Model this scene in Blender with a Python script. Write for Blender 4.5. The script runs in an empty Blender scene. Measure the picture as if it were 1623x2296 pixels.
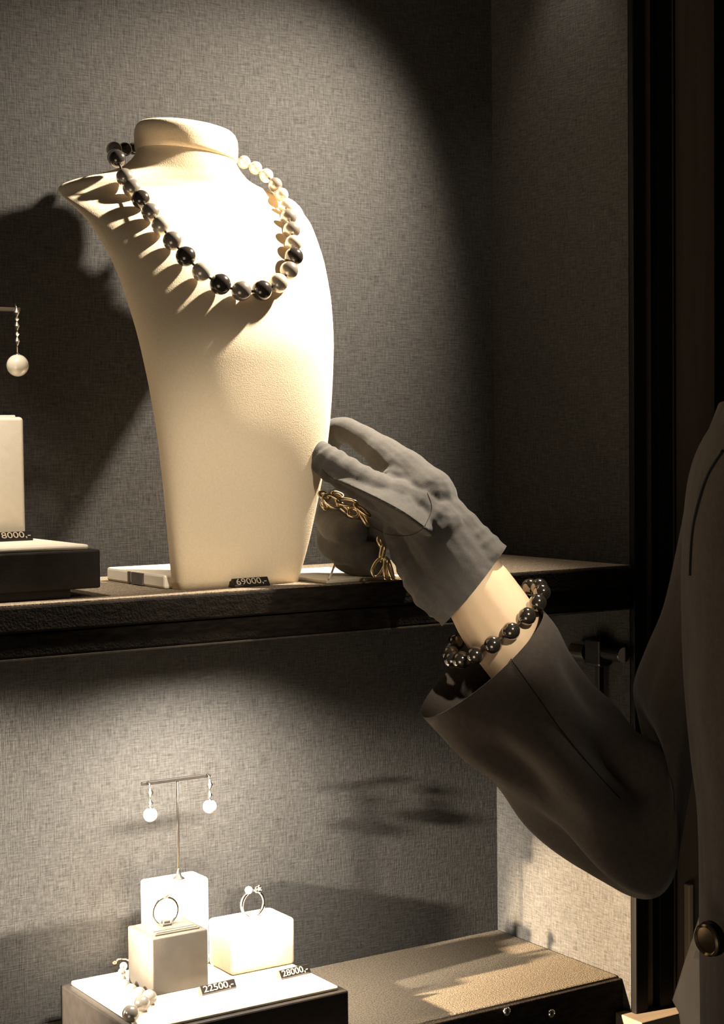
import bpy, bmesh, math, random
from mathutils import Vector, Matrix

random.seed(7)
SC = bpy.context.scene
COL = SC.collection
R = math.radians

# ------------------------------------------------------------------ camera
IMG_W, IMG_H, FOCAL = 1623, 2296, 3850.0
YAW, PITCH, ROLL = R(33), R(2.5), R(.6)
fw = Vector((math.sin(YAW) * math.cos(PITCH), math.cos(YAW) * math.cos(PITCH), -math.sin(PITCH)))
rt0 = Vector((math.cos(YAW), -math.sin(YAW), 0))
up0 = rt0.cross(fw)
rt = rt0 * math.cos(ROLL) - up0 * math.sin(ROLL)
up = rt0 * math.sin(ROLL) + up0 * math.cos(ROLL)
CAM = Vector((-.8297, -1.0842, .0942))
cd = bpy.data.cameras.new('camera')
cd.sensor_fit = 'HORIZONTAL'
cd.sensor_width = 36.0
cd.lens = 36.0 * FOCAL / IMG_W
cd.clip_start = .02
cam = bpy.data.objects.new('camera', cd)
COL.objects.link(cam)
m = Matrix.Identity(4)
for i in range(3):
    m[i][0], m[i][1], m[i][2], m[i][3] = rt[i], up[i], -fw[i], CAM[i]
cam.matrix_world = m
SC.camera = cam

# ------------------------------------------------------------------ world, lights, exposure
SC.view_settings.view_transform = 'Standard'
SC.view_settings.look = 'None'
SC.view_settings.exposure = 0.0
SC.view_settings.gamma = 1.0
SC.view_settings.use_curve_mapping = False
w = bpy.data.worlds.new('dim_shop')
SC.world = w
w.use_nodes = True
w.node_tree.nodes['Background'].inputs[0].default_value = (1.0, .80, .60, 1)
w.node_tree.nodes['Background'].inputs[1].default_value = .03


def spot(name, loc, target, power, size, blend, col=(1, .88, .72), rad=.012):
    d = bpy.data.lights.new(name, 'SPOT')
    d.energy, d.spot_size, d.spot_blend, d.color, d.shadow_soft_size = power, R(size), blend, col, rad
    o = bpy.data.objects.new(name, d)
    COL.objects.link(o)
    o.location = loc
    o.rotation_euler = (Vector(target) - Vector(loc)).to_track_quat('-Z', 'Y').to_euler()
    return o


# ceiling spotlights of the upper compartment
spot('ceiling_spot', (-.025, -.205, .50), (-.280, -.076, .185), 62.0, 80, 1.)
spot('ceiling_spot', (-.040, -.105, .525), (-.004, -.095, .20), 1.6, 60, 1.)
spot('ceiling_spot', (-.56, -.20, .50), (-.452, -.07, .06), 16.0, 30, 1.)
# lights under the shelf: one at the far left end by the back wall, one over the tray
spot('under_shelf_spot', (-.85, -.030, -.045), (0, -.112, -.300), 420.0, 14.5, .6, col=(1, .76, .50), rad=.006)
la = bpy.data.lights.new('under_shelf_strip', 'AREA')
la.shape, la.size, la.size_y, la.energy, la.color, la.spread = 'RECTANGLE', .10, .02, 1.8, (1, .90, .76), R(95)
lo_ = bpy.data.objects.new('under_shelf_strip', la)
COL.objects.link(lo_)
lo_.location = (-.285, -.118, -.0335)
lo_.rotation_euler = Vector((.0, .45, -1)).to_track_quat('-Z', 'Y').to_euler()
spot('under_shelf_spot', (-.90, -.135, -.040), (-.40, -.0, -.20), 210.0, 28, .7, rad=.009)
# added fill spots: one brightens the lower bust, one the bare wrist
spot('fill_spot', (-.36, -1.05, .55), (-.325, -.14, .035), 34.0, 12, 1., rad=.03)
spot('fill_spot', (-.36, -1.05, .55), (-.184, -.235, -.020), 46.0, 6.0, .9, rad=.02)
# added soft fill from low on the customers' side, brightening the sleeve
ad = bpy.data.lights.new('low_fill', 'AREA')
ad.energy, ad.size, ad.color = 5.6, .9, (1, .84, .66)
ao = bpy.data.objects.new('low_fill', ad)
COL.objects.link(ao)
ao.location = (-1.7, -1.3, -.75)
ao.rotation_euler = (Vector((-.2, -.2, 0)) - Vector(ao.location)).to_track_quat('-Z', 'Y').to_euler()


# ------------------------------------------------------------------ materials
def mat(name, col, rough=.6, metal=0., spec=.3, col2=None, vscale=60., vstretch=(1, 1, 1), bump=0., bscale=400.,
        bstretch=(1, 1, 1), sheen=0., coat=0., weave=None, lo=.35, hi=.65, folds=None):
    mt = bpy.data.materials.new(name)
    mt.use_nodes = True
    nt = mt.node_tree
    N, L = nt.nodes, nt.links
    b = N['Principled BSDF']
    b.inputs['Base Color'].default_value = (*col, 1)
    b.inputs['Roughness'].default_value = rough
    b.inputs['Metallic'].default_value = metal
    b.inputs['Specular IOR Level'].default_value = spec
    b.inputs['Sheen Weight'].default_value = sheen
    b.inputs['Sheen Roughness'].default_value = .5
    b.inputs['Coat Weight'].default_value = coat
    b.inputs['Coat Roughness'].default_value = .08
    tc = N.new('ShaderNodeTexCoord')

    def noise(scale, stretch, detail=2.):
        mp = N.new('ShaderNodeMapping')
        mp.inputs['Scale'].default_value = tuple(scale * s for s in stretch)
        L.new(tc.outputs['Object'], mp.inputs['Vector'])
        n = N.new('ShaderNodeTexNoise')
        n.inputs['Scale'].default_value = 1.0
        n.inputs['Detail'].default_value = detail
        L.new(mp.outputs[0], n.inputs['Vector'])
        return n.outputs['Fac']

    if weave:
        sc, c2, amt = weave
        h = noise(sc, (.07, .07, 1), 3)
        v = noise(sc, (1, 1, .07), 3)
        g = noise(sc * .35, (1, 1, 1), 3)
        a = N.new('ShaderNodeMath'); a.operation = 'ADD'
        L.new(h, a.inputs[0]); L.new(v, a.inputs[1])
        a2 = N.new('ShaderNodeMath'); a2.operation = 'MULTIPLY_ADD'
        L.new(g, a2.inputs[0]); a2.inputs[1].default_value = .6; L.new(a.outputs[0], a2.inputs[2])
        rp = N.new('ShaderNodeMapRange')
        rp.inputs['From Min'].default_value = .85
        rp.inputs['From Max'].default_value = 1.75
        L.new(a2.outputs[0], rp.inputs['Value'])
        mx = N.new('ShaderNodeMix'); mx.data_type = 'RGBA'
        mx.inputs['A'].default_value = (*col, 1)
        mx.inputs['B'].default_value = (*c2, 1)
        L.new(rp.outputs[0], mx.inputs['Factor'])
        L.new(mx.outputs['Result'], b.inputs['Base Color'])
        bp = N.new('ShaderNodeBump')
        bp.inputs['Strength'].default_value = amt
        bp.inputs['Distance'].default_value = .0006
        L.new(rp.outputs[0], bp.inputs['Height'])
        L.new(bp.outputs[0], b.inputs['Normal'])
        return mt
    if col2:
        rp = N.new('ShaderNodeMapRange')
        rp.inputs['From Min'].default_value = lo
        rp.inputs['From Max'].default_value = hi
        L.new(noise(vscale, vstretch, 3), rp.inputs['Value'])
        mx = N.new('ShaderNodeMix'); mx.data_type = 'RGBA'
        mx.inputs['A'].default_value = (*col, 1)
        mx.inputs['B'].default_value = (*col2, 1)
        L.new(rp.outputs[0], mx.inputs['Factor'])
        L.new(mx.outputs['Result'], b.inputs['Base Color'])
    if bump:
        bp = N.new('ShaderNodeBump')
        bp.inputs['Strength'].default_value = bump
        bp.inputs['Distance'].default_value = .0008
        L.new(noise(bscale, bstretch, 3), bp.inputs['Height'])
        if folds:
            b2 = N.new('ShaderNodeBump')
            b2.inputs['Strength'].default_value = folds[1]
            b2.inputs['Distance'].default_value = .004
            L.new(noise(folds[0], folds[2], 1.5), b2.inputs['Height'])
            L.new(b2.outputs[0], bp.inputs['Normal'])
        L.new(bp.outputs[0], b.inputs['Normal'])
    return mt


M = dict(
    wall=mat('wall_fabric', (.018, .0168, .0155), .9, spec=.1, weave=(1250, (.074, .071, .067), .4)),
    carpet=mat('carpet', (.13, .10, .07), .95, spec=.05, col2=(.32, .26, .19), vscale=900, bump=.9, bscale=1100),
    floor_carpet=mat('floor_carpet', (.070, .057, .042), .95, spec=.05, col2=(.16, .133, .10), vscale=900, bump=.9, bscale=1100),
    shelf_edge=mat('shelf_edge', (.009, .0068, .005), .9, spec=.1, col2=(.020, .015, .011), vscale=420,
                   vstretch=(.25, .25, 1), bump=.7, bscale=700),
    strip=mat('pale_edge', (.05, .039, .029), .8, col2=(.08, .063, .047), vscale=300),
    ledge=mat('pale_metal', (.40, .32, .23), .45, .3, col2=(.45, .37, .28), vscale=60, vstretch=(1, 1, .1)),
    oak=mat('oak_edge', (.15, .115, .078), .6, col2=(.19, .145, .10), vscale=80, vstretch=(.1, 1, 1)),
    suede=mat('cream_suede', (.84, .68, .46), .9, spec=.1, col2=(.87, .72, .51), vscale=700, bump=.25, bscale=1500,
              sheen=.15),
    leather=mat('white_leather', (.86, .78, .64), .55, spec=.3, bump=.12, bscale=1200, col2=(.83, .74, .60), vscale=200),
    taupe=mat('taupe_leather', (.036, .031, .025), .6, spec=.3, bump=.15, bscale=900, col2=(.044, .038, .031), vscale=80),
    tray=mat('dark_tray', (.016, .0122, .009), .6, spec=.3, bump=.2, bscale=900, col2=(.021, .016, .012), vscale=150),
    black=mat('black_plastic', (.008, .007, .006), .35, spec=.5, col2=(.012, .01, .009), vscale=200),
    sticker=mat('grey_sticker', (.10, .09, .075), .6, col2=(.12, .105, .09), vscale=200),
    digits=mat('pale_print', (.42, .35, .25), .5, col2=(.48, .41, .30), vscale=300),
    gold=mat('gold', (.86, .66, .38), .22, 1., col2=(.90, .72, .45), vscale=200),
    darkgold=mat('dark_gold', (.30, .23, .15), .25, 1., col2=(.36, .28, .19), vscale=100),
    silver=mat('silver', (.88, .84, .76), .18, 1., col2=(.92, .88, .82), vscale=200),
    darkmetal=mat('dark_metal', (.010, .008, .0065), .5, 0., col2=(.014, .011, .009), vscale=200),
    bronze=mat('bronze', (.16, .13, .105), .4, .2, col2=(.2, .165, .13), vscale=100),
    chrome=mat('chrome', (.75, .71, .65), .15, 1., col2=(.8, .76, .7), vscale=100),
    pearl_w=mat('white_pearl', (.86, .77, .62), .25, .1, spec=.6, coat=.5, col2=(.88, .81, .68), vscale=80),
    pearl_l=mat('light_grey_pearl', (.55, .48, .38), .24, .35, spec=.6, coat=.6, col2=(.68, .60, .49), vscale=80),
    pearl_m=mat('grey_pearl', (.27, .235, .195), .22, .45, spec=.6, coat=.7, col2=(.34, .295, .245), vscale=80),
    pearl_d=mat('dark_pearl', (.055, .046, .039), .18, .55, spec=.6, coat=.8, col2=(.08, .067, .056), vscale=80),
    pearl_b=mat('black_pearl', (.17, .15, .125), .13, .9, spec=.6, coat=.8, col2=(.24, .205, .17), vscale=80),
    cord=mat('cord', (.05, .04, .03), .8, col2=(.07, .055, .045), vscale=300),
    glove=mat('glove_cloth', (.080, .073, .065), .85, spec=.1, col2=(.091, .083, .074), vscale=500, bump=.15,
              bscale=1800, sheen=.2, folds=(70, .38, (1, .6, 1))),
    seam=mat('glove_seam', (.022, .019, .017), .85, col2=(.028, .024, .021), vscale=600),
    skin=mat('skin', (.66, .47, .29), .55, spec=.3, col2=(.72, .53, .34), vscale=45, bump=.06, bscale=500),
    coat=mat('coat_cloth', (.058, .046, .037), .9, spec=.1, col2=(.068, .055, .044), vscale=300, bump=.12, bscale=1500,
             sheen=.12, folds=(38, .55, (1, 1, .5))),
    hem=mat('grey_cloth', (.52, .46, .40), .9, spec=.1, col2=(.56, .50, .43), vscale=60, bump=.1, bscale=1500),
    hair=mat('dark_hair', (.02, .014, .01), .5, col2=(.04, .028, .02), vscale=300, vstretch=(1, 1, .1)),
    jamb=mat('black_lacquer', (.003, .0024, .002), .5, spec=.15, col2=(.004, .0032, .0026), vscale=30),
    jamb_light=mat('bronze_edge', (.11, .084, .065), .5, spec=.3, col2=(.13, .10, .077), vscale=60),
    panel=mat('brown_panel', (.12, .088, .065), .6, spec=.2, col2=(.14, .104, .078), vscale=60, vstretch=(3, 3, .2)),
    ceiling=mat('ceiling_paint', (.03, .025, .02), .8, col2=(.035, .029, .024), vscale=20),
)


# ------------------------------------------------------------------ mesh helpers
def at(px, py, depth):
    """point on the view line of a picture position, at a given distance in front of the camera"""
    return CAM + (fw + rt * ((px - IMG_W / 2) / FOCAL) - up * ((py - IMG_H / 2) / FOCAL)) * depth


def on(px, py, axis, val):
    d = fw + rt * ((px - IMG_W / 2) / FOCAL) - up * ((py - IMG_H / 2) / FOCAL)
    return CAM + d * ((val - CAM[axis]) / d[axis])


class MB:
    def __init__(s):
        s.v, s.f = [], []

    def add(s, vs, fs):
        o = len(s.v)
        s.v += [Vector(v) for v in vs]
        s.f += [tuple(i + o for i in f) for f in fs]
        return s

    def box(s, x0, x1, y0, y1, z0, z1, bev=0., seg=2, mtx=None):
        bm = bmesh.new()
        bmesh.ops.create_cube(bm, size=1)
        for v in bm.verts:
            v.co = Vector(((x0 + x1) / 2 + v.co.x * (x1 - x0), (y0 + y1) / 2 + v.co.y * (y1 - y0),
                           (z0 + z1) / 2 + v.co.z * (z1 - z0)))
        if bev:
            bmesh.ops.bevel(bm, geom=bm.edges[:], offset=bev, segments=seg, profile=.5, affect='EDGES')
        if mtx:
            bm.transform(mtx)
        bm.verts.index_update()
        s.add([v.co.copy() for v in bm.verts], [[v.index for v in f.verts] for f in bm.faces])
        bm.free()
        return s

    def loft(s, rings, cap0=True, cap1=True, closed=True):
        n = len(rings[0])
        vs = [p for r in rings for p in r]
        fs = []
        for i in range(len(rings) - 1):
            for j in range(n if closed else n - 1):
                k = (j + 1) % n
                fs.append((i * n + j, i * n + k, (i + 1) * n + k, (i + 1) * n + j))
        if cap0: fs.append(tuple(range(n - 1, -1, -1)))
        if cap1: fs.append(tuple((len(rings) - 1) * n + j for j in range(n)))
        return s.add(vs, fs)

    def tube(s, pts, rad, n=10, closed=False, flat=1., ref=None):
        pts = [Vector(p) for p in pts]
        rad = rad if isinstance(rad, (list, tuple)) else [rad] * len(pts)
        rings = []
        u = None
        N = len(pts)
        for i, p in enumerate(pts):
            a = pts[(i - 1) % N] if closed or i > 0 else pts[i]
            b = pts[(i + 1) % N] if closed or i < N - 1 else pts[i]
            t = (b - a).normalized()
            if u is None:
                q = Vector(ref) if ref else (Vector((0, 0, 1)) if abs(t.z) < .9 else Vector((1, 0, 0)))
                u = (q - t * q.dot(t)).normalized()
            else:
                u = (u - t * u.dot(t)).normalized()
            vv = t.cross(u)
            rings.append([p + (u * math.cos(2 * math.pi * k / n) + vv * math.sin(2 * math.pi * k / n) * flat) * rad[i]
                          for k in range(n)])
        if closed:
            rings.append(rings[0])
        return s.loft(rings, not closed, not closed)

    def sphere(s, c, r, nu=16, nv=10, scale=(1, 1, 1), mtx=None):
        c = Vector(c)
        vs = [Vector((0, 0, 1))]
        for i in range(1, nv):
            th = math.pi * i / nv
            for j in range(nu):
                ph = 2 * math.pi * j / nu
                vs.append(Vector((math.sin(th) * math.cos(ph), math.sin(th) * math.sin(ph), math.cos(th))))
        vs.append(Vector((0, 0, -1)))
        fs = [(0, 1 + j, 1 + (j + 1) % nu) for j in range(nu)]
        for i in range(nv - 2):
            for j in range(nu):
                a, b2 = 1 + i * nu + j, 1 + i * nu + (j + 1) % nu
                fs.append((a, a + nu, b2 + nu, b2))
        l = len(vs) - 1
        fs += [(l, 1 + (nv - 2) * nu + (j + 1) % nu, 1 + (nv - 2) * nu + j) for j in range(nu)]
        out = []
        for v in vs:
            q = Vector((v.x * scale[0], v.y * scale[1], v.z * scale[2])) * r
            out.append(c + (mtx @ q if mtx else q))
        return s.add(out, fs)

    def lathe(s, c, prof, n=20, axis=None):
        c = Vector(c)
        ax = Vector(axis).normalized() if axis else Vector((0, 0, 1))
        q = Vector((1, 0, 0)) if abs(ax.x) < .9 else Vector((0, 1, 0))
        u = (q - ax * q.dot(ax)).normalized()
        v = ax.cross(u)
        rings = [[c + ax * h + (u * math.cos(2 * math.pi * k / n) + v * math.sin(2 * math.pi * k / n)) * r
                  for k in range(n)] for r, h in prof]
        return s.loft(rings)

    def build(s, name, material, parent=None, smooth=False, subd=0):
        me = bpy.data.meshes.new(name)
        off = parent.matrix_world.translation.copy() if parent else Vector((0, 0, 0))
        q = parent
        off = Vector((0, 0, 0))
        while q:
            off += Vector(q.location)
            q = q.parent
        me.from_pydata([tuple(v - off) for v in s.v], [], s.f)
        bm = bmesh.new(); bm.from_mesh(me)
        bmesh.ops.recalc_face_normals(bm, faces=bm.faces[:])
        bm.to_mesh(me); bm.free()
        me.materials.append(M[material] if isinstance(material, str) else material)
        if smooth:
            me.polygons.foreach_set('use_smooth', [True] * len(me.polygons))
        o = bpy.data.objects.new(name, me)
        COL.objects.link(o)
        o.parent = parent
        if smooth == 'edge':
            me.set_sharp_from_angle(angle=R(40))
        if subd:
            md = o.modifiers.new('smooth', 'SUBSURF')
            md.levels = md.render_levels = subd
        return o


def tag(o, label, cat, group=None):
    o['label'] = label
    o['category'] = cat
    if group: o['group'] = group
    return o


def thing(name, label, cat, loc, group=None):
    o = bpy.data.objects.new(name, None)
    o.empty_display_size = .01
    COL.objects.link(o)
    o.location = loc
    return tag(o, label, cat, group)


def struct(o):
    o['kind'] = 'structure'
    return o


def remeshed(mb, name, material, parent, voxel, smooth_it=4, factor=.5):
    """one continuous skin over overlapping closed shapes"""
    o = mb.build(name + '_raw', material)
    r = o.modifiers.new('r', 'REMESH'); r.mode = 'VOXEL'; r.voxel_size = voxel
    sm = o.modifiers.new('s', 'SMOOTH'); sm.factor = factor; sm.iterations = smooth_it
    dg = bpy.context.evaluated_depsgraph_get()
    me = bpy.data.meshes.new_from_object(o.evaluated_get(dg))
    bpy.data.objects.remove(o)
    me.name = name
    if parent:
        me.transform(Matrix.Translation(-Vector(parent.location)))
    if not me.materials:
        me.materials.append(M[material])
    me.polygons.foreach_set('use_smooth', [True] * len(me.polygons))
    n = bpy.data.objects.new(name, me)
    COL.objects.link(n)
    n.parent = parent
    return n


def cut(o, co, no):
    """trim a mesh at a plane, removing the side the normal points to"""
    bm = bmesh.new(); bm.from_mesh(o.data)
    loc = Vector((0, 0, 0))
    q = o.parent
    while q:
        loc += Vector(q.location); q = q.parent
    bmesh.ops.bisect_plane(bm, geom=bm.verts[:] + bm.edges[:] + bm.faces[:], plane_co=Vector(co) - loc, plane_no=no, clear_outer=True)
    bm.to_mesh(o.data); bm.free()


def smoothpath(pts, k=6):
    """Catmull-Rom through tuples of any length"""
    out = []
    n = len(pts)
    for i in range(n - 1):
        p0, p1, p2, p3 = pts[max(i - 1, 0)], pts[i], pts[i + 1], pts[min(i + 2, n - 1)]
        for j in range(k):
            t = j / k
            out.append(tuple(.5 * (2 * b + (c - a) * t + (2 * a - 5 * b + 4 * c - d) * t * t +
                                   (3 * b - a - 3 * c + d) * t ** 3) for a, b, c, d in zip(p0, p1, p2, p3)))
    out.append(tuple(pts[-1]))
    return out


# ================================================================== the setting
FZ = -.301          # floor of the lower compartment; the shelf top is z = 0
XL, CEIL = -1.02, .53
struct(MB().box(XL, .016, 0, .02, -.36, CEIL).build('wall_back', 'wall'))
struct(MB().box(0, .016, -.158, 0, -.36, CEIL).build('wall_right', 'wall'))
struct(MB().box(XL - .02, XL, -.158, .02, -.36, CEIL).build('wall_left', 'wall'))
struct(MB().box(XL - .02, .016, -.165, .02, CEIL, CEIL + .02).build('ceiling', 'ceiling'))
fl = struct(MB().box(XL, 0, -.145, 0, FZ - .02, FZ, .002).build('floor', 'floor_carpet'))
# dark front rail below the floor
t = struct(MB().box(XL, .016, -.149, -.145, -1.0, FZ - .0015, .001).build('trim_1', 'shelf_edge'))
# black posts and panels of the shop front to the right of the compartment
def post(i, x0, x1, y0, y1, mt, z0=-.45, z1=CEIL + .02):
    return struct(MB().box(x0, x1, y0, y1, z0, z1, .001).build('trim_%d' % i, mt))


post(2, -.0005, .0115, -.164, -.1585, 'jamb')
post(3, .0125, .022, -.158, -.10, 'jamb_light')
post(4, .0225, .036, -.165, -.10, 'jamb')
post(5, .0365, .0395, -.163, -.10, 'jamb_light')
post(6, .040, .044, -.160, -.10, 'jamb')
post(7, .0445, .085, -.158, -.10, 'panel')
post(8, .0855, .30, -.170, -.10, 'jamb')
# metal strip and ledge at the foot of the posts
post(9, .0515, .0560, -.1645, -.1585, 'ledge', -.330, -.238)
struct(MB().box(-.010, .12, -.180, -.152, -.3340, -.3245, .001).build('trim_10', 'oak'))

# ================================================================== shelf
sh = thing('display_shelf', 'dark fabric covered shelf board across the showcase, carrying the necklace bust', 'shelf',
           (-.5, -.08, -.031))
MB().box(XL, -.0005, -.162, -.0005, -.0155, 0, .0015).build('upper_board', 'shelf_edge', sh)
MB().box(XL, -.0005, -.161, -.0005, -.0300, -.0162, .0015).build('lower_board', 'shelf_edge', sh)
MB().box(XL, -.0005, -.1595, -.004, .0, .0006, .0).build('carpet_top', 'carpet', sh)
MB().box(XL, -.0005, -.1615, -.150, -.0310, -.0300).build('edge_strip', 'strip', sh)

# ================================================================== necklace bust
XC, ROT = -.3028, R(3.2)
TAB = [  # height, half width, edge y
    (0, .0449, -.1236), (.02, .0490, -.1277), (.04, .0526, -.1311), (.06, .0559, -.1340), (.08, .0589, -.1358),
    (.10, .0618, -.1362), (.12, .0646, -.1348), (.14, .0676, -.1322), (.16, .0709, -.1286), (.18, .0743, -.1222),
    (.19, .0759, -.1180), (.20, .0776, -.1129), (.21, .0799, -.1067), (.22, .0823, -.0988), (.23, .0853, -.0900),
    (.24, .0896, -.0778), (.247, .0921, -.0670), (.251, .0925, -.0625), (.254, .0905, -.0610), (.257, .0850, -.0610),
    (.260, .0740, -.0615), (.263, .0600, -.0625), (.267, .0470, -.0635), (.272, .0395, -.0645), (.277, .0350, -.0650),
    (.281, .0335, -.0650)]


def lerp_tab(z, t):
    for (a, va), (b, vb) in zip(t, t[1:]):
        if z <= b: return va + (vb - va) * max(0, (z - a)) / (b - a)
    return t[-1][1]


C_T = [(0, .010), (.05, .016), (.1, .024), (.15, .032), (.2, .034), (.24, .030), (.3, .028)]
T_T = [(0, .012), (.1, .012), (.2, .012), (.235, .010), (.247, .008), (.257, .011), (.267, .026), (.3, .028)]
P_T = [(0, 5), (.05, 3.4), (.1, 2.7), (.16, 2.2), (.22, 1.9), (.247, 1.5), (.262, 1.8), (.27, 2), (.4, 2)]


def bust_ring(z, a, ye, n=72, cx=XC):
    c, tk, p = lerp_tab(z, C_T), lerp_tab(z, T_T), lerp_tab(z, P_T)
    out = []
    tl = min(1, max(0, (z - .258) / .02)) * .10
    for k in range(n):
        th = 2 * math.pi * k / n
        C, S = math.cos(th), math.sin(th)
        x = a * math.copysign(abs(C) ** (2 / p), C)
        y = -c * abs(S) ** (2 / p) if S > 0 else tk * abs(S)
        out.append(Vector((cx + x * math.cos(ROT) - y * math.sin(ROT), ye + x * math.sin(ROT) + y * math.cos(ROT), z - tl * x)))
    return out


bu = thing('necklace_bust', 'tall cream suede neck bust wearing the dark pearl necklace', 'display bust', (XC, -.11, .0006))
rings = [bust_ring(z + .0006, a, ye) for z, a, ye in smoothpath(TAB, 3)]
MB().loft(rings).build('body', 'suede', bu, smooth=True)
cap = []
for z, k in ((.2775, .95), (.2783, .99), (.2789, .985), (.2794, .97), (.2799, .985), (.2805, 1.02), (.283, 1.035), (.289, 1.04), (.2935, 1.03),
             (.2965, .99), (.2983, .93), (.299, .85), (.2993, .5), (.2994, .05)):
    r_ = []
    for q in range(64):
        th = 2 * math.pi * q / 64
        r_.append(Vector((XC + .0338 * k * math.cos(th), -.065 - .0290 * k * math.sin(th), z - .10 * .0338 * k * math.cos(th))))
    cap.append(r_)
MB().loft(cap).build('neck_cap', 'suede', bu, smooth=True)
MB().box(-.352, -.2575, -.1215, -.036, .0007, .0095, .0015, mtx=None).build('base', 'leather', bu)
bs = MB().box(-.3532, -.3518, -.0925, -.076, .0012, .0088).build('sticker', 'sticker', bu)
MB().box(-.3531, -.3519, -.0730, -.0705, .0012, .0088).build('sticker', 'sticker', bu)

# ================================================================== necklace
DK, MD, LT = 'pearl_d', 'pearl_m', 'pearl_l'
BEADS = []   # filled below: (x, y, z, r, kind)
#BEADS_BEGIN
BEADS = [
    (-0.3243, -0.0300, 0.2888, 0.0042, DK),
    (-0.3355, -0.0400, 0.2859, 0.0047, DK),
    (-0.3479, -0.0500, 0.2834, 0.0052, MD),
    (-0.3517, -0.0600, 0.2765, 0.0055, MD),
    (-0.3615, -0.0835, 0.2715, 0.0056, DK),
    (-0.3594, -0.0897, 0.2594, 0.0056, MD),
    (-0.3569, -0.0946, 0.2520, 0.0059, MD),
    (-0.3576, -0.1085, 0.2433, 0.0059, DK),
    (-0.3568, -0.1204, 0.2340, 0.0058, MD),
    (-0.3547, -0.1300, 0.2249, 0.0058, LT),
    (-0.3520, -0.1400, 0.2148, 0.0060, MD),
    (-0.3475, -0.1486, 0.2048, 0.0063, DK),
    (-0.3401, -0.1546, 0.1954, 0.0060, LT),
    (-0.3303, -0.1600, 0.1878, 0.0066, DK),
    (-0.3170, -0.1620, 0.1841, 0.0063, MD),
    (-0.3023, -0.1615, 0.1850, 0.0064, DK),
    (-0.2885, -0.1582, 0.1902, 0.0062, LT),
    (-0.2773, -0.1524, 0.1989, 0.0059, MD),
    (-0.2690, -0.1448, 0.2086, 0.0060, DK),
    (-0.2634, -0.1350, 0.2183, 0.0055, LT),
    (-0.2584, -0.1246, 0.2282, 0.0056, MD),
    (-0.2520, -0.1101, 0.2385, 0.0054, MD),
    (-0.2431, -0.0911, 0.2489, 0.0051, LT),
    (-0.2408, -0.0821, 0.2572, 0.0048, LT),
    (-0.2435, -0.0786, 0.2643, 0.0048, MD),
    (-0.2413, -0.0630, 0.2725, 0.0049, LT),
    (-0.2468, -0.0580, 0.2779, 0.0046, LT),
    (-0.2535, -0.0540, 0.2818, 0.0046, LT),
    (-0.2568, -0.0400, 0.2865, 0.0043, MD),
]
#BEADS_END


def pearl_strand(name, label, beads, group=None, cord='cord', parts=True):
    c = sum((Vector(b[:3]) for b in beads), Vector()) / len(beads)
    zmin = min(b[2] - b[3] for b in beads)
    st = thing(name, label, 'necklace' if name.endswith('necklace') else 'bracelet', (c.x, c.y, zmin), group)
    cache = {}
    for x, y, z, r, kd in beads:
        if kd not in cache:
            o = MB().sphere((0, 0, 0), 1, 28, 18).build('pearl', kd, None, smooth=True)
            cache[kd] = o
        else:
            o = cache[kd].copy(); COL.objects.link(o)
        o.parent = st
        o.location = Vector((x, y, z)) - Vector(st.location)
        o.scale = (r, r, r)
        o.rotation_euler = (random.random() * 3, random.random() * 3, 0)
    return st


if BEADS:
    nk = pearl_strand('pearl_necklace', 'graduated strand of dark and silver pearls around the cream bust', BEADS)
    MB().tube(smoothpath([b[:3] for b in BEADS], 4), .0008, 6).build('string', 'cord', nk, smooth=True)

# ================================================================== price tags
def price_tag(loc, rz, txt, label, L_=.0255, group=None):
    o = thing('price_tag', label, 'price tag', loc, group)
    rot = Matrix.Translation(loc) @ Matrix.Rotation(rz, 4, 'Z')
    h, d = .0056, .0062
    prof = [(-d / 2, 0), (-d / 2, .0012), (-d / 2 + .0028, h), (-d / 2 + .0040, h), (d / 2, .0012), (d / 2, 0)]
    ends = [[rot @ Vector((sx, y, z)) for y, z in prof] for sx in (-L_ / 2, L_ / 2)]
    MB().loft(ends).build('bar', 'black', o)
    cu = bpy.data.curves.new('digits', 'FONT')
    cu.body = txt
    cu.align_x, cu.align_y = 'CENTER', 'CENTER'
    cu.size = .0060
    cu.extrude = .00008
    tmp = bpy.data.objects.new('digits', cu)
    COL.objects.link(tmp)
    dg = bpy.context.evaluated_depsgraph_get()
    me = bpy.data.meshes.new_from_object(tmp.evaluated_get(dg))
    bpy.data.objects.remove(tmp)
    xs = [v.co.x for v in me.vertices]
    k = (L_ * .86) / (max(xs) - min(xs))
    tilt = math.atan2(h - .0012, .0028)
    mt = Matrix.Rotation(rz, 4, 'Z') @ Matrix.Translation((0, -d / 2 + .0014 - .00012, .0012 + (h - .0012) / 2 + .0001)) @ \
        Matrix.Rotation(tilt, 4, 'X') @ Matrix.Scale(k, 4, (1, 0, 0))
    me.transform(mt)
    me.materials.clear(); me.materials.append(M['digits'])
    po = bpy.data.objects.new('price_digits', me)
    COL.objects.link(po)
    po.parent = o
    return o


# ================================================================== upper left tray, block, earring stand
def tray(loc, x0, x1, y0, y1, z0, z1, foot, label, padm='leather', inset=.0055):
    o = thing('display_tray', label, 'tray', loc)
    MB().box(x0, x1, y0, y1, z0, z1, .0012).build('tray_body', 'tray', o)
    MB().box(x0 + inset, x1 - inset, y0 + .004, y1 - inset, z1, z1 + .0030, .0012, 2).build('pad', padm, o)
    if foot:
        MB().box(x0 + .02, x1 - .018, y0 + .004, y1 - .01, foot, z0).build('foot', 'black', o)
    return o


tray((-.48, -.088, .0006), -.560, -.4045, -.143, -.030, .0060, .0290, .0006,
     'dark tray with cream pad on the upper shelf beside the bust')


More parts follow.
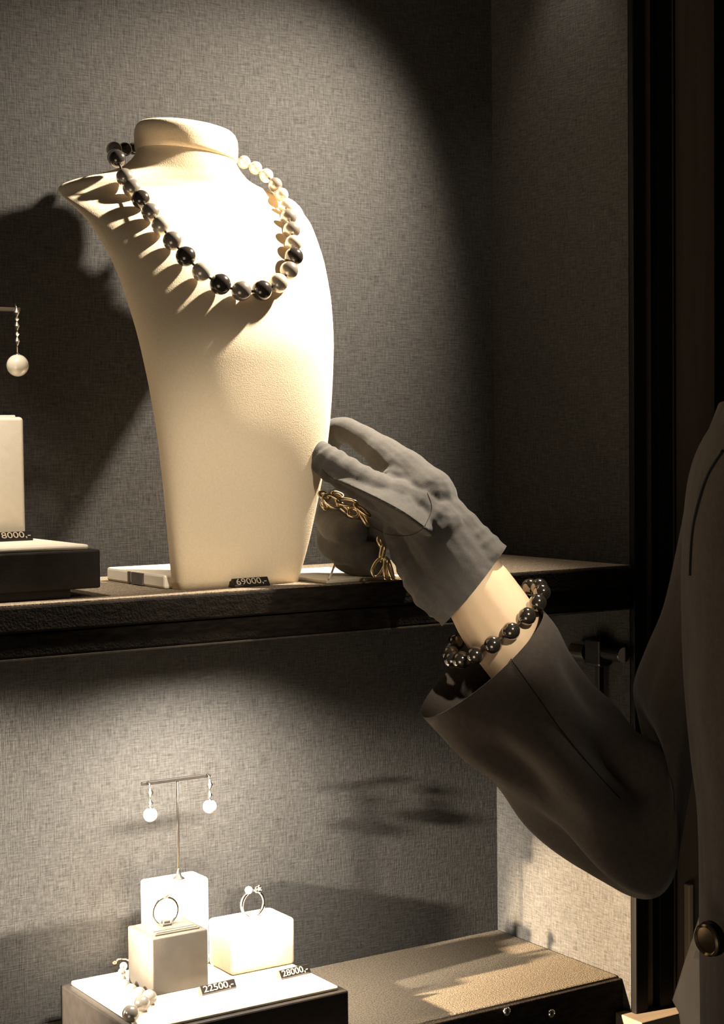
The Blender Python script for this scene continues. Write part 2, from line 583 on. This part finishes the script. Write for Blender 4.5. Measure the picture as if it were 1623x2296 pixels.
def block(loc, x0, x1, y0, y1, z0, z1, label, mt='leather', bev=.0025, cat='display block', lid=True, nm='display_block'):
    o = thing(nm, label, cat, loc)
    MB().box(x0, x1, y0, y1, z0, z1, bev, 3).build('block_body', mt, o, smooth='edge')
    if lid:
        MB().box(x0 + .004, x1 - .004, y0 + .004, y1 - .004, z1 - .0004, z1 + .0012, .0006).build('top_panel', mt, o)
    return o


block((-.442, -.046, .032), -.464, -.4200, -.066, -.028, .0321, .1090,
      'tall cream display block standing on the upper tray, under the dangling pearl earring')
price_tag((-.4325, -.0735, .0321), R(3), '18000,-', 'black price tag leaning at the foot of the tall cream block on the upper tray')


def earring_stand(name, label, foot, top, x0, x1, y, zbase, mt='darkmetal'):
    o = thing(name, label, 'earring stand', (foot[0], foot[1], zbase))
    MB().lathe((foot[0], foot[1], zbase), [(.0042, 0), (.0040, .0006), (.0022, .0018), (.0011, .006), (.0009, .0075)], 16).build(
        'base', mt, o, smooth=True)
    MB().tube([(foot[0], foot[1], zbase + .005), (foot[0], foot[1], top)], .00085, 10).build('post', mt, o, smooth=True)
    MB().box(x0, x1, y - .0013, y + .0013, top - .0006, top + .0018, .0004).build('crossbar', mt, o)
    return o


def gem(mb, c, r, h):
    mb.lathe(c, [(.0001, h), (r * .55, h * .5), (r, 0), (r * .55, -h * .5), (.0001, -h)], 8)


def earring(label, p, links, pearl_r, group, hookm='silver'):
    """p hook point; links = list of (dz, radius, half height); last is the pearl"""
    p = Vector(p)
    zb = p.z - links[-1][0] - pearl_r
    o = thing('pearl_earring', label, 'earring', (p.x, p.y, zb), group)
    MB().tube([p + Vector((0, .003, .002)), p + Vector((0, .0, .0032)), p + Vector((0, -.0022, .001)), p + Vector((0, -.0024, -.003))], .0004, 6).build('hook', 'silver', o, smooth=True)
    for dz, r, h in links[:-1]:
        b = MB()
        gem(b, p + Vector((0, -.0024, -dz)), r, h)
        b.build('drop_link', 'silver', o)
    ch = [p + Vector((0, -.0024, -dz)) for dz, r, h in links]
    MB().tube([p + Vector((0, -.0024, -.002))] + ch, .0005, 6).build('chain', 'silver', o, smooth=True)
    q = p + Vector((0, -.0024, -links[-1][0]))
    MB().lathe(q, [(.0006, pearl_r + .0012), (.0016, pearl_r + .0001), (.0022, pearl_r - .0007)], 12).build('cap', 'silver', o, smooth=True)
    MB().sphere(q, pearl_r, 28, 18).build('pearl', 'pearl_w', o, smooth=True)
    return o


earring_stand('earring_stand', 'bronze T-shaped earring stand on the tall upper cream block', (-.4475, -.050), .1765, -.480, -.4150, -.050, .1102, 'bronze')
earring('long drop earring with a large white pearl hanging over the upper block', (-.4182, -.050, .1775),
        [(.0025, .0019, .0034), (.0066, .0016, .0018), (.0110, .0018, .0034), (.0160, .0016, .0020), (.0206, .0018, .0034), (.0360 - .0002, .0, .0)],
        .0070, None)

# ================================================================== beside the bust
price_tag((-.3005, -.1385, .0006), R(4), '69000,-', 'black price tag lying before the foot of the necklace bust', .0262)
cardo = thing('display_card', 'flat white card lying on the shelf between the bust and the gloved hand', 'card', (-.22, -.10, .0006))
MB().box(-.2520, -.1930, -.1520, -.058, .0006, .0030, .0006).build('card', 'leather', cardo)
MB().tube([on(738, 1297, 2, .004), on(744, 1283, 1, -.118), on(752, 1262, 1, -.112)], .0007, 6).build('string', 'leather', cardo, smooth=True)

# ================================================================== lower tray and its blocks
PZ = -.270
tray((-.304, -.07, FZ), -.3800, -.2265, -.1330, -.011, FZ, PZ - .0030, None,
     'dark tray with white pad in the lower compartment, carrying rings and pearls')
G1 = block((-.3225, -.06, PZ), -.3437, -.3025, -.0788, -.0415, PZ, -.2319,
           'small taupe ring cube beside the pearl strand on the lower tray', 'taupe', .0012)
MB().box(-.338, -.308, -.0735, -.0705, -.2308, -.2302, .0002).build('ridge', 'taupe', G1)
MB().box(-.338, -.308, -.0690, -.0665, -.2308, -.2303, .0002).build('ridge', 'taupe', G1)
block((-.256, -.055, PZ), -.2810, -.2310, -.0716, -.0375, PZ, -.2375,
      'wide white ring cube on the lower tray, carrying the open silver ring', 'leather', .0025, lid=False)
block((-.3005, -.026, PZ), -.3215, -.2800, -.0385, -.0150, PZ, -.2090,
      'tall white block carrying the T-shaped stand with two earrings', 'leather', .0022, lid=False)
earring_stand('earring_stand', 'thin bronze T-shaped stand holding two pearl drop earrings', (-.2990, -.0300), -.1405, -.3262, -.2735, -.0300, -.2090)
for x, lab in ((-.3222, 'pearl drop earring on the T-stand arm over the taupe cube'),
               (-.2768, 'pearl drop earring on the T-stand arm beside the wide white cube')):
    earring(lab, (x, -.0325, -.1412), [(.0042, .0026, .0040), (.0114, .0021, .0032), (.0195, 0, 0)], .0048, 'pair of pearl earrings on the T-stand')

# ring with a pearl on the taupe cube
rg = thing('pearl_ring', 'silver ring with one round pearl, clipped on the taupe cube', 'ring', (-.3235, -.058, -.2307))
cx, cy, cz = -.3235, -.058, -.2215
MB().tube([(cx + .0092 * math.sin(R(a)), cy, cz - .0092 * math.cos(R(a))) for a in range(0, 360, 12)], .0009, 8, True, ref=(0, 1, 0)).build('band', 'silver', rg, smooth=True)
MB().lathe((cx, cy, cz + .0085), [(.0010, 0), (.0024, .0012), (.0030, .0024)], 14).build('setting', 'silver', rg, smooth=True)
MB().sphere((cx, cy, cz + .0130), .0038, 24, 16).build('pearl', 'pearl_l', rg, smooth=True)
MB().box(cx - .0036, cx + .0036, cy - .0030, cy + .0030, -.2307, -.2290, .0005).box(cx - .0026, cx + .0026, cy - .0024, cy + .0024, -.2292, -.2272, .0006).build('clip', 'taupe', rg)
# open ring with two stones on the wide white cube
rg = thing('gem_ring', 'open silver ring with a pearl and a blossom, on the wide white cube', 'ring', (-.2545, -.0545, -.2375))
cx, cy, cz = -.2545, -.0545, -.2282
arc = [(cx + .0088 * math.sin(R(a)), cy + (.0016 if a < 180 else -.0016) * max(0, (abs(a - 180) < 60)) * (1 - abs(a - 180) / 60), cz - .0092 * math.cos(R(a))) for a in range(-165, 172, 12)]
MB().tube(arc, [.0011 + .0003 * math.sin(i * .4) for i in range(len(arc))], 8, False, ref=(0, 1, 0)).build('band', 'silver', rg, smooth=True)
MB().sphere((cx - .0040, cy - .0016, cz + .0106), .0027, 20, 12).build('pearl', 'pearl_w', rg, smooth=True)
for k in range(5):
    a = 2 * math.pi * k / 5
    MB().sphere((cx + .0042 + .0019 * math.cos(a), cy - .0005, cz + .0098 + .0019 * math.sin(a)), .0013, 10, 6).build('petal', 'silver', rg, smooth=True)
MB().sphere((cx + .0042, cy - .0012, cz + .0098), .0010, 10, 6).build('gem', 'pearl_w', rg, smooth=True)
MB().sphere((cx, cy, -.2372), .0032, 14, 8, (1, 1, .7)).build('holder', 'leather', rg, smooth=True)

price_tag((-.3035, -.0925, PZ), R(3), '22500,-', 'black price tag with gold digits beside the taupe cube', .0262)
price_tag((-.2455, -.0935, PZ), R(4), '28000,-', 'dark price tag before the wide white ring cube', .0240)

# strand of grey pearls over the corner of the lower tray
SB = []
for px, py, rp in ((277, 2166, 10), (274, 2180, 11), (272, 2195, 12), (279, 2208, 13.5), (294, 2219, 14.5), (312, 2228, 16),
                   (335, 2236, 18), (318, 2250, 19), (293, 2273, 20)):
    r_ = rp * .000275
    p = on(px, py, 2, PZ + r_)
    SB.append((p.x, p.y, p.z, r_, 'pearl_m'))
st = pearl_strand('pearl_bracelet', 'strand of silver grey pearls curling beside the taupe cube', SB)
MB().tube(smoothpath([b[:3] for b in SB], 4), .0006, 6).build('string', 'cord', st, smooth=True)
c0 = Vector(SB[0][:3]) + Vector((-.0005, .007, .001))
MB().tube([c0 + Vector((-.003, 0, 0)), c0 + Vector((.001, .003, .001)), c0 + Vector((.006, .0, .001)), c0 + Vector((.0075, -.005, .0))], .0010, 8).build('clasp', 'gold', st, smooth=True)
MB().sphere(c0 + Vector((-.003, 0, 0)), .0019, 12, 8).build('clasp_ball', 'gold', st, smooth=True)

# upright panel just beyond the picture edge; its shadow falls on the back wall
dp_ = thing('display_board', 'white upright display board standing left of the lower tray', 'display board', (-.51, -.030, FZ))
MB().box(-.560, -.461, -.0335, -.0295, FZ + .004, -.192, .0008).build('panel', 'leather', dp_)
MB().box(-.545, -.476, -.050, -.012, FZ, FZ + .004, .0008).build('foot', 'leather', dp_)

# ================================================================== studs and clamp
for px, py, lab in ((1235, 2272, 'shiny metal stud on the front rail, nearer the right wall'), (1135, 2268, 'shiny metal stud on the front rail, nearer the lower tray')):
    p = on(px, py, 1, -.1492)
    o = thing('rail_stud', lab, 'stud', p, 'studs on the front rail')
    MB().lathe(p, [(.0034, 0), (.0034, .0008), (.0026, .0020), (.0009, .0026)], 16, axis=(0, -1, 0)).build('stud_head', 'chrome', o, smooth=True)

ck = thing('shelf_clamp', 'dark metal clamp with a shiny barrel under the shelf by the right wall', 'clamp', (-.006, -.13, -.066))
MB().box(-.012, 0, -.139, -.121, -.0745, -.054, .002).build('clamp_body', 'black', ck)
MB().tube([(-.006, -.120, -.0655), (-.006, -.105, -.0655)], .0070, 20).build('barrel', 'chrome', ck, smooth=False)
MB().tube([(-.006, -.158, -.0640), (-.006, -.138, -.0640)], .0052, 18).build('arm', 'black', ck)
MB().lathe((-.006, -.1572, -.0640), [(.0056, 0), (.0056, .0012)], 18, axis=(0, -1, 0)).build('end_ring', 'chrome', ck)
MB().box(-.0085, -.0035, -.1345, -.1295, -.100, -.0740, .001).build('stem', 'black', ck)
MB().sphere((-.006, -.1235, -.0715), .0016, 12, 8).build('knob', 'chrome', ck, smooth=True)

# ================================================================== person
pe = thing('person', 'person in a dark coat and grey glove steadying the necklace bust', 'person', (-.02, -.42, -.9))


def chain(mb, pts, n=14, sub=5, wr=0., wf=1.):
    """tapered limb: pts = (px, py, depth, radius)"""
    q = smoothpath([tuple(at(a, b, c)) + (r,) for a, b, c, r in pts], sub)
    rad = [p[3] * (1 + wr * math.sin(i * wf)) for i, p in enumerate(q)]
    mb.tube([p[:3] for p in q], rad, n)
    mb.sphere(q[0][:3], rad[0] * .99, 14, 10)
    mb.sphere(q[-1][:3], rad[-1] * .99, 14, 10)


def limb3(mb, pts, n=14, sub=5):
    q = smoothpath(pts, sub)
    mb.tube([p[:3] for p in q], [p[3] for p in q], n)
    mb.sphere(q[0][:3], q[0][3] * .99, 14, 10)
    mb.sphere(q[-1][:3], q[-1][3] * .99, 14, 10)


# body: hand core, forearm, upper arm, torso, neck and head in one skin
SHO = at(1718, 1000, 1.036)
ELB = at(1420, 1830, 1.057)
bd = MB()
limb3(bd, [(*at(930, 1150, 1.100), .010), (*at(1000, 1240, 1.090), .0170), (*at(1050, 1300, 1.085), .0222), (*at(1078, 1335, 1.083), .0235), (*at(1118, 1398, 1.080), .0250), (*at(1200, 1510, 1.075), .024), (*at(1330, 1690, 1.065), .020), (*ELB, .018)])
limb3(bd, [(*ELB, .016), (*at(1470, 1835, 1.056), .009), (*at(1495, 1765, 1.056), .007), (*at(1508, 1640, 1.054), .009), (*at(1526, 1497, 1.052), .011), (*at(1570, 1370, 1.048), .012), (*at(1640, 1150, 1.043), .018), (*SHO, .020)])
TC = at(1580, 1600, .95) + rt * .155
limb3(bd, [(TC.x, TC.y, -.6, .07), (TC.x, TC.y, -.4, .085), (TC.x, TC.y, -.2, .08), (TC.x, TC.y, .02, .085), (TC.x, TC.y, .12, .05), (TC.x, TC.y, .18, .043), (TC.x, TC.y, .25, .043)])
limb3(bd, [(*SHO, .020), (TC.x, TC.y, .06, .05)])
HD = Vector((TC.x - .02, TC.y, .325))
bd.sphere(HD, 1, 24, 16, (.092, .075, .115))
bd.sphere(HD + Vector((-.035, 0, -.055)), 1, 20, 14, (.058, .055, .06))
limb3(bd, [(*(HD + Vector((-.088, 0, .012))), .007), (*(HD + Vector((-.098, 0, -.012))), .008), (*(HD + Vector((-.106, 0, -.028))), .010)], 10, 3)
for s_ in (-1, 1):
    bd.sphere(HD + Vector((.010, s_ * .076, -.012)), 1, 12, 8, (.018, .008, .030))      # ears
    bd.sphere(HD + Vector((-.078, s_ * .032, .020)), 1, 12, 8, (.010, .022, .007))      # brows
    bd.sphere(HD + Vector((-.052, s_ * .034, -.030)), 1, 14, 10, (.030, .030, .030))    # cheeks
bd.sphere(HD + Vector((-.090, 0, -.058)), 1, 14, 8, (.008, .022, .005))
bd.sphere(HD + Vector((-.089, 0, -.067)), 1, 14, 8, (.008, .020, .006))
bd.sphere(HD + Vector((-.062, 0, -.092)), 1, 14, 10, (.026, .030, .022))
remeshed(bd, 'body', 'skin', pe, .0022, 8)
hb = MB().sphere(HD + Vector((.020, 0, .026)), 1, 28, 18, (.096, .087, .110)).sphere(HD + Vector((.045, 0, -.03)), 1, 24, 16, (.062, .080, .085))
hb.sphere(HD + Vector((.118, 0, .0)), 1, 20, 14, (.042, .042, .042))
remeshed(hb, 'hair', 'hair', pe, .004, 3)
for s_ in (-1, 1):
    MB().sphere(HD + Vector((-.078, s_ * .031, .004)), .0115, 16, 10).build('eye', 'leather', pe, smooth=True)
    MB().sphere(HD + Vector((-.0862, s_ * .0305, .004)), .0050, 12, 8).build('iris', 'black', pe, smooth=True)

# glove
g = MB()
# thumb
chain(g, [(716, 1016, 1.098, .0085), (738, 1038, 1.094, .0108), (788, 1070, 1.088, .0112), (850, 1106, 1.084, .0120), (925, 1142, 1.086, .0165), (985, 1195, 1.086, .0195)], 18, 6, .06, 1.9)
# thumb ridge: the upper side slopes back to the index finger, the underside tucks in towards the palm
stn = [((722, 1050, 1.088), (724, 1004, 1.098), (722, 1030, 1.106), (728, 1066, 1.098)),
       ((745, 1072, 1.078), (750, 1008, 1.094), (745, 1040, 1.104), (748, 1088, 1.094)),
       ((795, 1094, 1.069), (808, 1040, 1.089), (795, 1070, 1.100), (798, 1122, 1.090)),
       ((850, 1121, 1.061), (868, 1062, 1.088), (850, 1100, 1.100), (845, 1160, 1.090)),
       ((905, 1152, 1.056), (930, 1070, 1.088), (905, 1130, 1.102), (885, 1196, 1.092)),
       ((955, 1188, 1.060), (1000, 1128, 1.086), (960, 1170, 1.104), (925, 1222, 1.092)),
       ((985, 1215, 1.074), (1020, 1180, 1.088), (985, 1200, 1.104), (960, 1240, 1.092))]
g.loft([[at(*p) for p in st_] for st_ in stn])
# index finger, behind the bust
chain(g, [(735, 1000, 1.156, .0080), (742, 978, 1.152, .0095), (770, 964, 1.146, .0088), (830, 996, 1.130, .0098), (895, 1050, 1.108, .0145), (960, 1120, 1.095, .0200)], 18, 6, .03, 1.6)
# middle finger
chain(g, [(800, 1192, 1.118, .0080), (768, 1190, 1.124, .0092), (740, 1168, 1.140, .0100), (758, 1128, 1.148, .0102), (840, 1100, 1.132, .0115), (930, 1130, 1.108, .0180)], 16, 6, .03, 1.6)
# ring finger
chain(g, [(826, 1240, 1.118, .0080), (790, 1238, 1.124, .0092), (745, 1222, 1.140, .0098), (752, 1180, 1.150, .0100), (840, 1150, 1.134, .0115), (935, 1170, 1.108, .0180)], 16, 6, .03, 1.6)
# little finger
chain(g, [(850, 1268, 1.118, .0070), (815, 1266, 1.126, .0080), (775, 1254, 1.140, .0085), (785, 1222, 1.148, .0088), (860, 1200, 1.130, .0100), (945, 1210, 1.106, .0160)], 16, 6, .03, 1.6)
# palm, heel of the hand and the cuff
chain(g, [(925, 1120, 1.096, .0190), (975, 1190, 1.092, .0225), (1020, 1260, 1.088, .0250), (1058, 1310, 1.085, .0255), (1095, 1358, 1.083, .0262)], 20, 5)
chain(g, [(915, 1190, 1.100, .0165), (948, 1250, 1.098, .0190), (985, 1310, 1.090, .0195), (1025, 1345, 1.086, .0185), (1065, 1395, 1.084, .0185)], 18, 6, .05, 2.2)
chain(g, [(900, 1090, 1.100, .0160), (980, 1160, 1.094, .0180), (1045, 1230, 1.090, .0190), (1088, 1272, 1.086, .0190), (1125, 1318, 1.084, .0185)], 18, 6, .03, 2.2)
gl = remeshed(g, 'glove', 'glove', pe, .0011, 3)
cut(gl, at(1062, 1314, 1.085), (rt * .777 - up * .63).normalized())
from mathutils.bvhtree import BVHTree


def caster(o):
    bpy.context.view_layer.update()
    bv = BVHTree.FromObject(o, bpy.context.evaluated_depsgraph_get())
    loc = o.matrix_world.translation.copy()

    def f(px, py, lift=.0002):
        d = (fw + rt * ((px - IMG_W / 2) / FOCAL) - up * ((py - IMG_H / 2) / FOCAL)).normalized()
        h = bv.ray_cast(CAM - loc, d)
        return None if h[0] is None else h[0] + loc - d * lift
    return f


def seam_on(f, line, r, name, mt, parent):
    q = [f(x, y) for x, y in smoothpath(line, 6)]
    q = [p for p in q if p is not None]
    if len(q) > 3:
        MB().tube(q, r, 6).build(name, mt, parent, smooth=True)


on_glove = caster(gl)
for line in ([(722, 1052), (742, 1070), (790, 1090), (850, 1118), (905, 1148), (950, 1180)], [(958, 1105), (968, 1140), (952, 1180)],
             [(835, 1180), (870, 1198), (920, 1200), (952, 1182)]):
    seam_on(on_glove, line, .0002, 'seam', 'seam', gl)

# coat: wide sleeve, upper arm and front panel
def ring_pts(e1, e2, dep, half_depth, tilt, n=40, amp=0., ph=0.):
    a, b = at(*e1, dep), at(*e2, dep)
    c, A = (a + b) / 2, (a - b) / 2
    B = -fw * half_depth + rt * tilt[0] - up * tilt[1]
    out = []
    for k in range(n):
        th = 2 * math.pi * k / n
        f = 1 + amp * (math.sin(4 * th + ph * 2) * .7 + math.sin(7 * th - ph * 2.5) * .45 + math.sin(3 * th + 3 * ph) * .5)
        out.append(c + (A * math.cos(th) + B * math.sin(th)) * f)
    return out


SL = [  # lower edge, upper edge, distance, half depth, tilt, fold depth
    ((944, 1604), (1216, 1366), 1.066, .040, (.0045, .005), .0),
    ((988, 1646), (1246, 1405), 1.064, .042, (.004, .004), .02),
    ((1050, 1698), (1277, 1474), 1.062, .044, (.004, .004), .07),
    ((1135, 1765), (1322, 1546), 1.060, .045, (.003, .003), .12),
    ((1195, 1838), (1362, 1592), 1.060, .046, (.002, .002), .15),
    ((1262, 1905), (1402, 1630), 1.058, .047, (0, 0), .16),
    ((1335, 1968), (1446, 1664), 1.056, .047, (0, 0), .14),
    ((1405, 2010), (1475, 1672), 1.054, .046, (0, 0), .08),
    ((1462, 2008), (1482, 1672), 1.054, .045, (0, 0), .06),
    ((1500, 1960), (1470, 1640), 1.054, .045, (0, 0), .05),
    ((1518, 1870), (1440, 1585), 1.054, .045, (0, 0), .05),
    ((1545, 1720), (1428, 1535), 1.052, .046, (0, 0), .05),
    ((1590, 1540), (1458, 1455), 1.050, .048, (0, 0), .04),
    ((1640, 1380), (1498, 1360), 1.047, .050, (0, 0), .04),
    ((1690, 1200), (1530, 1210), 1.043, .052, (0, 0), .03),
    ((1740, 1050), (1560, 1060), 1.040, .055, (0, 0), .02),
    ((1800, 920), (1620, 900), 1.030, .055, (0, 0), .0)]
rings = []
ctl = [tuple(x for x in (a[0], a[1], b[0], b[1], d, h, t_[0], t_[1], am)) for a, b, d, h, t_, am in SL]
for i, q in enumerate(smoothpath(ctl, 5)):
    rings.append(ring_pts((q[0], q[1]), (q[2], q[3]), q[4], q[5], (q[6], q[7]), 64, max(0, q[8]), i * .055))
cm = MB()
cm.loft(rings, False, True)
# inner lining of the cuff turned back into the sleeve
inner = []
for i in range(0, 24, 3):
    c = sum(rings[i], Vector()) / 64
    inner.append([c + (p - c) * (.965 if i else .99) for p in rings[i]])
cm.loft(inner, False, True)
cm.loft([rings[0], inner[0]], False, False)
LE = [(2010, 700), (1900, 740), (1740, 810), (1655, 890), (1590, 975), (1556, 1060), (1541, 1180), (1537, 1320), (1540, 1480), (1548, 1600), (1560, 1720), (1574, 1830),
      (1579, 1960), (1580, 2120), (1582, 2300), (1584, 2600), (1584, 3200)]
tr = []
for i, (px, py) in enumerate(smoothpath(LE, 4)):
    d = .955
    a = at(px, py, d)
    hw = (2185 - px) * d / FOCAL
    c = a + rt * hw
    ringp = []
    for k in range(56):
        th = 2 * math.pi * k / 56
        C_, S_ = math.cos(th), math.sin(th)
        f = 1 + .012 * math.sin(4 * th + py * .004)
        ringp.append(c - rt * (hw * math.copysign(abs(C_) ** .8, C_)) * 1 - fw * (min(.105, hw * .75) * math.copysign(abs(S_) ** .8, S_) * f))
    tr.append(ringp)
cm.loft(tr, True, True)
co = cm.build('coat', 'coat', pe, smooth='edge')
# lapel edge seam on the coat front
on_coat = caster(co)
seam_on(on_coat, [(1622, 1010), (1590, 1060), (1566, 1130), (1553, 1200), (1548, 1290)], .0012, 'lapel_edge', 'jamb', co)
seam_on(on_coat, [(1142, 1472), (1200, 1555), (1260, 1640), (1330, 1725), (1390, 1790)], .0003, 'sleeve_seam', 'jamb', co)
# button
bc = at(1590, 2106, .915)
bn = (-rt * .82 - fw * .55 - up * .12).normalized()
b0 = MB().lathe(bc, [(.0075, 0), (.0086, .0008), (.0088, .0024), (.0079, .0034), (.0070, .0022), (.0040, .0026), (.0002, .0026)], 28, axis=bn).build('button', 'darkgold', co, smooth='edge')
MB().lathe(bc - bn * .0032, [(.0020, 0), (.0095, .0004), (.0095, .0022), (.0020, .0026)], 24, axis=bn).build('buttonhole_tab', 'jamb', co, smooth='edge')
# grey garment showing below the coat edge
hm = []
for (a, b) in (((1576, 2036), (1600, 2040)), ((1552, 2110), (1610, 2110)), ((1530, 2180), (1620, 2180)), ((1509, 2246), (1630, 2240)), ((1524, 2275), (1640, 2275)), ((1530, 2330), (1650, 2330)), ((1536, 2450), (1650, 2450))):
    p, q = at(*a, 1.0), at(*b, .985)
    hm.append([p, (p + q) / 2 - fw * .010, q, q + fw * .004, (p + q) / 2 - fw * .006, p + fw * .003])
MB().loft(hm).build('shirt', 'hem', pe, smooth=True)

# ================================================================== pearl bracelet on the wrist
e1, e2 = at(1012, 1476, 1.081), at(1212, 1318, 1.081)
c, A = (e1 + e2) / 2, (e1 - e2) / 2
B = -fw * .030 + rt * .0042 - up * .0052
BB = []
n = 16
for k in range(n):
    th = 2 * math.pi * (k + .25) / n
    p = c + A * math.cos(th) + B * math.sin(th)
    BB.append((p.x, p.y, p.z, .0056, 'pearl_b'))
br = pearl_strand('pearl_bracelet', 'bracelet of dark shiny pearls worn on the bare wrist', BB)
MB().tube([b[:3] for b in BB], .0007, 6, True).build('elastic', 'cord', br, smooth=True)

# ================================================================== gold chain held in the hand
gc = thing('gold_chain', 'gold link chain dangling from the gloved fingers', 'chain', at(865, 1292, 1.10))
for px, py, ln, wd, ang, tw, dp in ((727, 1112, 26, 13, 35, .3, 1.099), (744, 1124, 44, 22, 28, .15, 1.098), (728, 1132, 20, 14, 60, .6, 1.099), (757, 1110, 26, 14, 20, .7, 1.100),
                                (777, 1126, 46, 16, 8, .5, 1.098), (770, 1138, 34, 14, 40, .8, 1.100), (792, 1150, 24, 18, 20, .2, 1.099),
                                (812, 1144, 44, 12, 38, .9, 1.097), (816, 1160, 40, 12, 62, .9, 1.098), (852, 1216, 22, 9, 70, .8, 1.098),
                                (857, 1240, 36, 10, 100, .8, 1.096), (848, 1272, 44, 22, 118, .2, 1.095), (865, 1274, 46, 12, 92, .9, 1.094), (874, 1276, 46, 12, 74, .9, 1.096)):
    s_ = dp / FOCAL
    u = rt * math.cos(R(ang)) - up * math.sin(R(ang))
    v = (rt * math.sin(R(ang)) + up * math.cos(R(ang))) * math.cos(tw) + fw * math.sin(tw)
    c = at(px, py, dp)
    pts = []
    for k in range(20):
        th = 2 * math.pi * k / 20
        pts.append(c + u * (math.copysign(abs(math.cos(th)) ** .8, math.cos(th)) * ln / 2 * s_) + v * (math.sin(th) * wd / 2 * s_))
    MB().tube(pts, .00105, 8, True).build('link', 'gold', gc, smooth=True)
